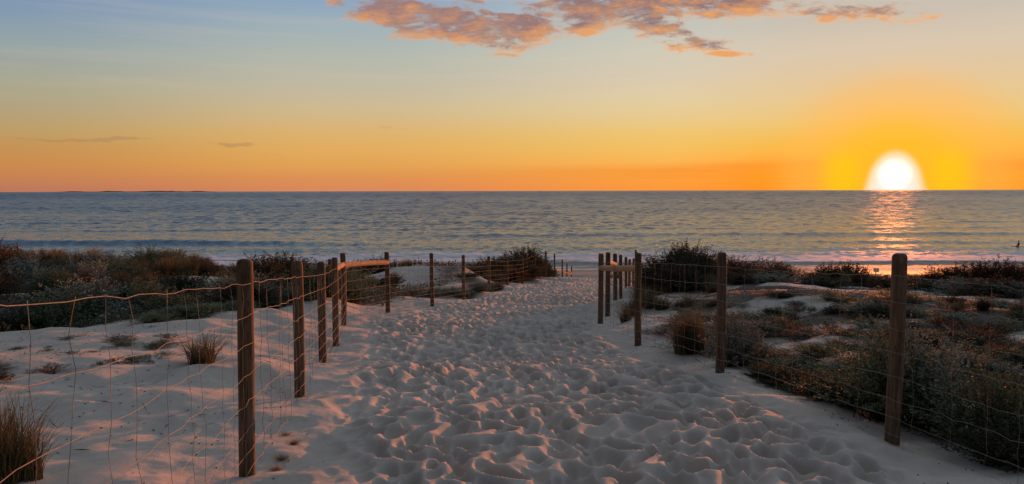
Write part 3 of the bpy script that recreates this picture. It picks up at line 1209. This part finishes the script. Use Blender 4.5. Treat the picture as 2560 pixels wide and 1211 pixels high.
for k in range(22):
    px = rnd.uniform(-80, 580)
    kk = rnd.choice(['dark', 'dark', 'green'])
    d = rnd.uniform(23.5, 27)
    if bare(at(px, 700, d).x, d):
        continue
    sky_shrub(px, crest(px) + rnd.uniform(16, 30), d, rnd.uniform(80, 150), kk, 'dune_shrub', 'rounded %s bush bulging out of the grass on the mound shoulder' % TONE[kk], TONE[kk] + ' bushes on the mound shoulder')
G2 = 'rusty grass on the near face of the mound'
for k in range(120):
    px = rnd.uniform(-120, 620)
    d = rnd.uniform(19, 26)
    p = at(px, 700, d)
    h = rnd.uniform(.45, .8)
    if bare(p.x, p.y):
        continue
    kk = 'dry' if rnd.random() < .45 else 'green'
    put_grass(kk, p.x, p.y, h * 1.1, h, '%s grass clump on the mound face above the hollow' % ('rusty brown' if kk == 'dry' else 'olive green'), G2 if kk == 'dry' else 'olive grass on the near face of the mound')
# scrub between the two fences of the far side
for px, top, d, wpx, key in ((600, 684, 27, 110, 'dark'), (660, 690, 27, 120, 'rust'), (720, 694, 26, 120, 'dark'), (780, 690, 27, 120, 'dark'), (840, 668, 29, 120, 'dark'), (900, 648, 30, 90, 'dark'), (945, 640, 30, 90, 'dark'), (880, 672, 26, 110, 'dark'),
                           (700, 725, 22, 130, 'rust'), (930, 690, 25, 120, 'dark'), (985, 680, 26, 70, 'rust'), (880, 712, 22, 110, 'salt'), (930, 722, 21.5, 110, 'salt'), (780, 720, 21, 120, 'dark'), (960, 718, 22, 90, 'dark')):
    sky_shrub(px, top, d, wpx, key, 'dune_shrub', 'dense %s shrub massed behind the braced orange rails' % TONE[key], TONE[key] + ' shrubs behind the orange rails')
for k in range(34):
    px = rnd.uniform(640, 870)
    sky_grass(px, rnd.uniform(668, 692), rnd.uniform(26, 31), rnd.choice(['dry', 'green']), 'sparse grass tuft in the scrub behind the orange rails', 'grass behind the rails')
for k in range(12):
    px = rnd.uniform(985, 1070)
    sky_grass(px, np.interp(px, [985, 1030, 1070], [640, 638, 652]) + rnd.uniform(0, 8), rnd.uniform(30, 31.5), 'dry', 'dry grass tuft on the edge of the bare white sand bank', 'grass over the sand bank')
# big dark bush bank behind the curving fence
for px, top, d, wpx, key in ((1150, 668, 30, 90, 'dark'), (1190, 655, 32, 100, 'dark'), (1235, 642, 34, 110, 'dark'), (1280, 630, 36, 110, 'dark'), (1318, 615, 38, 95, 'dark'), (1345, 636, 40, 70, 'dark'), (1362, 655, 41.5, 60, 'dark'),
                           (1170, 690, 28, 90, 'dark'), (1225, 680, 30, 100, 'dark'), (1280, 668, 33.5, 90, 'rust'), (1320, 660, 36, 70, 'dark'), (1375, 676, 43, 55, 'green')):
    sky_shrub(px, top, d, wpx * 1.35, key, 'dune_shrub', 'tall dark coastal bush massed behind the curving fence posts', 'bush bank behind the curving fence')
for k in range(14):
    px = rnd.uniform(1110, 1300)
    sky_grass(px, np.interp(px, [1110, 1160, 1215, 1300], [668, 655, 630, 622]) + rnd.uniform(0, 8), np.interp(px, [1110, 1300], [29, 37]), rnd.choice(['dry', 'green']), 'thin grass tuft sprouting from the dark bush bank', 'grass in the bush bank')
for k in range(12):
    px = rnd.uniform(1020, 1250)
    g = hit(px, np.interp(px, [1020, 1150, 1250], [738, 742, 722]) + rnd.uniform(-6, 4))
    put_shrub('dune_shrub', rnd.choice(['green', 'salt', 'rust']), g.x, g.y, rnd.uniform(.8, 1.4), rnd.uniform(.2, .36), 'low green creeping bush at the foot of the white sand bank', 'creeping bushes below the sand bank')

# right hand side: dark bush on the crest and its neighbours
for px, top, d, wpx, key in ((1715, 603, 22.5, 110, 'dark'), (1760, 618, 22, 80, 'dark'), (1670, 628, 22.5, 110, 'dark'), (1635, 650, 23, 80, 'dark'), (1740, 640, 21, 120, 'dark'), (1690, 655, 21, 120, 'rust'), (1780, 655, 21.5, 70, 'dark'), (1700, 615, 22, 100, 'dark'), (1650, 662, 21.5, 100, 'dark'), (1720, 660, 20.5, 110, 'dark')):
    sky_shrub(px, top, d, wpx * 1.35, key, 'dune_shrub', 'tallest dark dome-shaped bush clump, beside the two close posts', 'dome-shaped bush clump')
for px, top, d, wpx, key in ((1830, 650, 24, 120, 'rust'), (1870, 664, 23.5, 110, 'rust'), (1925, 657, 24, 100, 'rust'), (1960, 672, 23, 80, 'rust'), (1850, 690, 21.5, 130, 'rust'), (1920, 690, 21.5, 120, 'salt'),
                           (2030, 690, 23, 90, 'rust'), (2075, 668, 24, 120, 'rust'), (2130, 664, 24, 110, 'dark'), (2170, 690, 23, 110, 'rust'), (2060, 700, 22, 130, 'dark'), (2230, 700, 22, 110, 'rust'), (2300, 694, 22, 110, 'rust'),
                           (2350, 680, 21, 110, 'rust'), (2400, 668, 21, 120, 'rust'), (2450, 664, 20.5, 120, 'rust'), (2505, 658, 20, 110, 'rust'), (2550, 668, 20, 120, 'rust'), (2620, 660, 20, 140, 'rust'), (2420, 700, 18.5, 150, 'salt'), (2500, 700, 17.5, 150, 'rust'), (2560, 710, 17, 150, 'salt'), (2330, 710, 20, 130, 'dark')):
    sky_shrub(px, top - 9, d, wpx * 1.45, key, 'dune_shrub', '%s shrub in the row beyond the pale sand hummock' % TONE[key], TONE[key] + ' shrubs in the row beyond the hummock')
for k in range(16):
    px = rnd.uniform(1790, 2560)
    t = np.interp(px, [1790, 1930, 2000, 2100, 2200, 2300, 2440, 2560], [645, 655, 690, 662, 684, 690, 662, 662])
    sky_grass(px, t + rnd.uniform(-4, 8), 22.5, 'dry', 'wispy dry grass rising above the shrub row beyond the hummock', 'grass above the shrub row')
for k in range(14):
    px = rnd.uniform(1600, 1790)
    g = hit(px, rnd.uniform(712, 735))
    put_grass('dry', g.x, g.y, .9, rnd.uniform(.4, .65), 'tawny grass clump at the foot of the dome-shaped bush clump', 'grass at the foot of the dome')
for px, py, w, h in ((1585, 790, .9, .45), (1565, 805, .6, .35), (1600, 765, .9, .5), (1625, 770, .8, .5), (1655, 775, .9, .4)):
    g = hit(px, py)
    put_grass('green', g.x, g.y, w, h, 'arching green grass tuft just behind the two posts joined by a rail', 'grass behind the railed posts')
# near shrubs along the right fence
g = hit(1718, 885); put_shrub('dune_shrub', 'rust', g.x, g.y, .55, .5, 'small twiggy brown bush wrapped in dry grass between two single fence posts')
g = hit(1700, 885); put_grass('dry', g.x, g.y, .5, .6, 'leaning dry grass on the post side of the twiggy brown bush')
g = hit(1765, 890); put_grass('green', g.x, g.y, .6, .55, 'greenish grass between the twiggy brown bush and the saltbush')
g = hit(1745, 880); put_grass('dry', g.x, g.y, .6, .75, 'upright dry grass growing through the tall brown bush')
g = hit(1835, 915); put_shrub('saltbush', 'salt', g.x, g.y, 1.0, .66, 'rounded grey saltbush right behind the middle fence post of the shrubby side')
g = hit(2210, 1050); put_shrub('saltbush', 'green', g.x, g.y, 1.05, .70, 'large grey green shrub right behind the thick near fence post')
g = hit(2310, 1060); put_shrub('saltbush', 'salt', g.x, g.y, .95, .78, 'upright grey shrub rising above the large grey green one by the thick post')
g = hit(2480, 1140); put_shrub('dune_shrub', 'green', g.x, g.y, 1.0, .66, 'bright green leafy shrub inside the last wire bay')
g = hit(2590, 1150); put_shrub('dune_shrub', 'green', g.x, g.y, .9, .5, 'olive shrub beside the bright green leafy one in the wire bay')
for px, py, w, h in ((1955, 965, .7, .22), (2010, 985, .7, .26), (2070, 1000, .7, .25), (2120, 1015, .7, .25), (1905, 950, .6, .2), (2400, 1100, .8, .3), (2530, 1170, .8, .3), (2000, 960, .8, .2)):
    g = hit(px, py)
    put_shrub('dune_shrub', 'dark', g.x, g.y, w, h, 'low near-black mat of shrub hugging the foot of the wire', 'dark mats along the wire')
for k in range(230):
    px = rnd.uniform(1640, 2640)
    py = rnd.uniform(740, 980)
    g = hit(px, py)
    if g.x < float(fence_r(g.y)) + .55:
        continue
    kk = rnd.choice(['sprawl', 'twiggy', 'sprawl', 'twiggy', 'salt', 'dark'])
    put_shrub('creeping_plant', kk, g.x, g.y, rnd.uniform(.35, 1.1), rnd.uniform(.08, .22), 'low straggling %s plant on the slope of the pale hummock' % TONE[kk], TONE[kk] + ' straggling plants on the hummock')
# left foreground
g = hit(505, 905); put_grass('dry', g.x, g.y, .8, .36, 'lone wiry dry grass tuft on the open white sand')
g = hit(490, 908); put_grass('dry', g.x, g.y, .4, .22, 'small companion tuft at the edge of the lone wiry grass')
for px, py, w, h, k in ((30, 1190, .62, .55, 'dry'), (-40, 1150, .7, .6, 'dry'), (75, 1200, .42, .42, 'green'), (10, 1210, .5, .5, 'green')):
    g = hit(px, py)
    put_grass(k, g.x, g.y, w, h, 'large bushy grass clump under the sagging wire', 'bushy grass under the sagging wire')
for px, py in ((712, 1090), (705, 1150), (735, 1110), (690, 1175)):
    g = hit(px, py)
    put_grass('dry', g.x, g.y, .16, .05, 'tiny flattened grass patch at the foot of the thickest post', 'grass patches by the thick post')
for k in range(26):
    px = rnd.uniform(-60, 430)
    g = hit(px, np.interp(px, [-60, 100, 430], [930, 905, 850]) + rnd.uniform(-45, 40))
    put_shrub('creeping_plant', rnd.choice(['twiggy', 'sprawl']), g.x, g.y, rnd.uniform(.25, .7), rnd.uniform(.04, .10), 'flat straggling plant creeping over the open white sand', 'creeping plants on the open sand')
for k in range(18):
    px = rnd.uniform(330, 780)
    g = hit(px, np.interp(px, [330, 600, 780], [815, 775, 748]) + rnd.uniform(-8, 4))
    put_shrub('dune_shrub', 'green', g.x, g.y, rnd.uniform(.7, 1.4), rnd.uniform(.14, .26), 'creeping green plant mat on the lip of the open white sand', 'creeping mats on the sand lip')


# ------------------------------------------------------------------ uncountable ground cover
def ground_cover(name, label, cat, n, xr, yr, maskf, L, W, mat, hmax, seed, flat=False):
    rg = np.random.default_rng(seed)
    x = rg.uniform(*xr, n * 4)
    y = rg.uniform(*yr, n * 4)
    k = rg.random(n * 4) < maskf(x, y)
    x, y = x[k][:n], y[k][:n]
    z = height(x, y, True)
    n = len(x)
    d = rg.normal(0, 1, (n, 3))
    if flat:
        d[:, 2] = np.abs(d[:, 2]) * .2
        z = z + .004
    else:
        d[:, 2] = np.abs(d[:, 2]) * .8 + .2
        z = z + hmax * rg.random(n) ** 2 * np.clip(fbm(x * .8, y * .8, 3) + .6, .1, 1)
    d /= np.linalg.norm(d, axis=1, keepdims=True)
    co, q = leaf_quads(np.stack([x, y, z], 1), d, L, W, rg)
    o = link(name, mesh_np(name, co, q), mat, kind='stuff', label=label, category=cat)
    return o


def m_sand(x, y):
    return np.clip((fence_l(y) - x + .1) / .3, 0, 1) * np.clip(fbm(x * .7, y * .7, 3) + .25, .04, 1)


def m_twig(x, y):
    return np.clip(np.clip((fence_l(y) - x) / .3, 0, 1) + np.clip((x - fence_r(y)) / .3, 0, 1), 0, 1) * np.clip(fbm(x * .6 + 3, y * .6, 3) + .2, .02, 1)


def m_edge(x, y):
    a = np.exp(-((x - fence_r(y)) / .25) ** 2) + np.exp(-((x - fence_l(y)) / .3) ** 2)
    return np.clip(a + .03 * track_mask(x, y), 0, 1)


ground_cover('low_scrub', 'dark low scrub carpeting the hollow and mound behind the sandy lip', 'scrub', 75000, (-34, 1), (10, 42), m_left, .12, .022, M_GRASS, .3, 1)
ground_cover('low_scrub', 'brown patchy scrub scattered over the pale hummock', 'scrub', 42000, (1.5, 26), (4, 40), m_right, .045, .008, M_LITTER, .12, 2)
ground_cover('leaf_litter', 'dark twigs and leaf crumbs strewn on the open sand', 'litter', 2600, (-14, 0), (3.5, 17), m_sand, .035, .005, M_LITTER, 0, 3, True)
ground_cover('dry_twigs', 'dry grey twigs scattered over the open sand and hummock', 'twigs', 2600, (-14, 22), (3.5, 22), m_twig, .14, .0035, M_LITTER, 0, 8, True)
ground_cover('leaf_litter', 'dark leaf crumbs gathered along both fence lines', 'litter', 1600, (-4, 5), (3, 30), m_edge, .022, .006, M_LITTER, 0, 4, True)


# ------------------------------------------------------------------ small things
def lathe_post(name, x, y, h, r, label, group=None, cat='post', mat=None):
    o = link(name, log_mesh(name, h, r, True, seed=int(abs(x) * 10)), mat or M_WOOD[0], None, (x, y, H(x, y)), label=label, category=cat)
    return o


p = at(824, 648, 23.5)
lathe_post('lone_post', p.x, p.y, p.z - H(p.x, p.y), .055, 'lone dark post standing in the scrub behind the orange rails')
p = at(1088, 658, 33)
lathe_post('lone_post', p.x, p.y, max(p.z - H(p.x, p.y), .4), .06, 'short dark post showing over the notch in the white sand bank')
p = at(2262, 660, 14.2)
o = lathe_post('steel_picket', p.x, p.y, p.z - H(p.x, p.y), .019, 'thin dark picket standing just beyond the thick near post', mat=mat_plain('dark_steel', (.03, .025, .022), .6, .6))
p = at(2216, 688, 46)
lathe_post('lone_post', p.x, p.y, max(p.z - H(p.x, p.y), .5), .10, 'stubby post on the beach near the white sign')


def box(cx, cy, cz, sx, sy, sz, bev=0.0):
    vs = [(cx + a * sx / 2, cy + b * sy / 2, cz + c * sz / 2) for c in (-1, 1) for b in (-1, 1) for a in (-1, 1)]
    return vs, [(0, 2, 3, 1), (4, 5, 7, 6), (0, 1, 5, 4), (2, 6, 7, 3), (0, 4, 6, 2), (1, 3, 7, 5)]


p = at(2190, 671, 52)
gz = H(p.x, p.y)
sg = bpy.data.objects.new('beach_sign', None)
COL.objects.link(sg)
sg.location = (p.x, p.y, gz)
sg['label'] = 'small pale sign board on a thin pole at the back of the beach'
sg['category'] = 'sign'
hh = p.z - gz
link('pole', mesh_from('pole', *tube([(0, 0, -.3), (0, 0, hh - .05)], .03, 8)), mat_plain('sign_pole', (.25, .23, .21), .6), sg)
bd = link('board', mesh_from('board', *box(0, -.045, hh - .13, .40, .02, .26), smooth=False), mat_plain('sign_board', (.55, .52, .48), .7, 0, .08), sg)


def person(name, joints, edges, mat, loc, rotz, label, extra=None):
    """one skinned body; joints: (x,y,z,r)"""
    e = bpy.data.objects.new(name, None)
    COL.objects.link(e)
    e.location = loc
    e.rotation_euler = (0, 0, rotz)
    e['label'] = label
    e['category'] = 'person'
    me = bpy.data.meshes.new('body')
    me.from_pydata([j[:3] for j in joints], edges, [])
    me.update()
    o = link('body', me, mat[0], e)
    sk = o.modifiers.new('skin', 'SKIN')
    me.skin_vertices[0].data[0].use_root = True
    for i, j in enumerate(joints):
        me.skin_vertices[0].data[i].radius = (j[3], j[3] * (j[4] if len(j) > 4 else 1))
    sk.use_smooth_shade = True
    ss = o.modifiers.new('sub', 'SUBSURF')
    ss.levels = ss.render_levels = 2
    # hair cap
    hx, hy, hz = joints[6][:3]
    import bmesh
    bm = bmesh.new()
    bmesh.ops.create_icosphere(bm, subdivisions=2, radius=.108)
    bmesh.ops.delete(bm, geom=[v for v in bm.verts if v.co.z < -.03 + .5 * -v.co.y * 0 - (0.05 if v.co.y < 0 else 0)], context='VERTS')
    hm = bpy.data.meshes.new('hair')
    bm.to_mesh(hm)
    bm.free()
    link('hair', hm, mat[1], e, (hx, hy - .01, hz + .025))
    return e


M_HAIR = mat_plain('dark_hair', (.02, .015, .012), .7)
M_WET = mat_plain('black_wetsuit', (.015, .015, .02), .5)
M_RED = mat_plain('red_shirt', (.22, .05, .045), .9)
M_NAVY = mat_plain('dark_shirt', (.03, .03, .04), .9)
# facing +y (towards the sea): pelvis, belly, chest, neckbase, neck, headlow, head, shoulders/arms, legs
SIT = [(0, 0, .13, .16), (0, -.02, .32, .15), (0, 0, .50, .165), (0, .02, .62, .10), (0, .03, .69, .055), (0, .04, .76, .085), (0, .04, .84, .095),
       (-.2, .01, .57, .06), (-.27, .14, .38, .045), (-.16, .38, .40, .035), (.2, .01, .57, .06), (.27, .14, .38, .045), (.16, .38, .40, .035),
       (-.12, .08, .12, .10), (-.17, .45, .43, .07), (-.15, .66, .05, .045), (-.15, .80, .04, .04),
       (.12, .08, .12, .10), (.17, .45, .43, .07), (.15, .66, .05, .045), (.15, .80, .04, .04)]
SITE = [(0, 1), (1, 2), (2, 3), (3, 4), (4, 5), (5, 6), (2, 7), (7, 8), (8, 9), (2, 10), (10, 11), (11, 12), (0, 13), (13, 14), (14, 15), (15, 16), (0, 17), (17, 18), (18, 19), (19, 20)]
ASTRIDE = [(0, 0, .10, .15), (0, -.01, .30, .14), (0, .02, .48, .16), (0, .04, .60, .10), (0, .05, .67, .055), (0, .06, .74, .085), (0, .06, .82, .095),
           (-.2, .03, .55, .06), (-.25, .14, .34, .045), (-.17, .34, .16, .035), (.2, .03, .55, .06), (.25, .14, .34, .045), (.17, .34, .16, .035),
           (-.15, .10, .08, .10), (-.34, .42, .0, .07), (-.36, .44, -.38, .05), (-.36, .54, -.42, .04),
           (.15, .10, .08, .10), (.34, .42, .0, .07), (.36, .44, -.38, .05), (.36, .54, -.42, .04)]
p = at(1525, 703, 66)
person('person', SIT, SITE, (M_RED, M_HAIR), (p.x, p.y, H(p.x, p.y) - .01), .15, 'person in a red top sitting on the beach facing the sea')
p = at(1546, 703, 66.5)
person('person', SIT, SITE, (M_NAVY, M_HAIR), (p.x, p.y, H(p.x, p.y) - .01), -.2, 'person in dark clothes sitting on the beach facing the sea')


def surfboard(loc, rotz, label):
    n, vs, fs = 14, [], []
    for i in range(n + 1):
        t = i / n
        w = .27 * max(math.sin(math.pi * min(max(t, .02), .985)) ** .55, .05)
        y = -1.05 + 2.1 * t
        z = .05 + .10 * max(t - .7, 0) ** 2 * 6
        vs += [(-w, y, z), (-w * .6, y, z + .035), (w * .6, y, z + .035), (w, y, z), (w * .6, y, z - .035), (-w * .6, y, z - .035)]
    for i in range(n):
        for k in range(6):
            fs.append((i * 6 + k, i * 6 + (k + 1) % 6, i * 6 + 6 + (k + 1) % 6, i * 6 + 6 + k))
    fs += [(5, 4, 3, 2, 1, 0), tuple(n * 6 + k for k in range(6))]
    o = link('surfboard', mesh_from('surfboard', vs, fs), mat_plain('board_resin', (.16, .17, .2), .3), None, loc, label=label, category='surfboard')
    o.rotation_euler = (0, 0, rotz)


for px, py, rz, a, b in ((45, 625, 1.35, 'person in a black wetsuit astride a board out beyond the grassy mound', 'low surfboard under the wetsuit rider beyond the grassy mound'),
                         (2547, 615, .9, 'person in a black wetsuit floating out on the sunlit side of the sea', 'low surfboard under the wetsuit rider on the sunlit side')):
    r = ray(px, py)
    d = -EYE / r.z * r.y * .97
    p = at(px, py, d)
    surfboard((p.x, p.y, .12), rz, b)
    person('person', ASTRIDE, SITE, (M_WET, M_HAIR), (p.x, p.y, .18), rz, a)

# sail boat far out on the horizon
p = at(2554, 476, 3600)
bt = bpy.data.objects.new('sailing_boat', None)
COL.objects.link(bt)
bt.location = (p.x, p.y, 0)
bt['label'] = 'tiny sailing boat far out on the horizon beside the setting sun'
bt['category'] = 'boat'
vs, fs = [], []
for i in range(9):
    t = i / 8
    w = 1.6 * math.sin(math.pi * (.12 + .86 * t)) ** .7
    x = -6 + 12 * t
    vs += [(x, -w, 1.3 + .5 * t * t), (x, -w * .5, -.3), (x, w * .5, -.3), (x, w, 1.3 + .5 * t * t)]
for i in range(8):
    for k in range(4):
        fs.append((i * 4 + k, i * 4 + (k + 1) % 4, i * 4 + 4 + (k + 1) % 4, i * 4 + 4 + k))
fs += [(3, 2, 1, 0), (32, 33, 34, 35)]
link('hull', mesh_from('hull', vs, fs), mat_plain('boat_hull', (.12, .11, .1), .5), bt)
link('mast', mesh_from('mast', *tube([(.5, 0, 1), (.5, 0, 15)], .25, 6)), mat_plain('boat_mast', (.2, .18, .16), .5), bt)
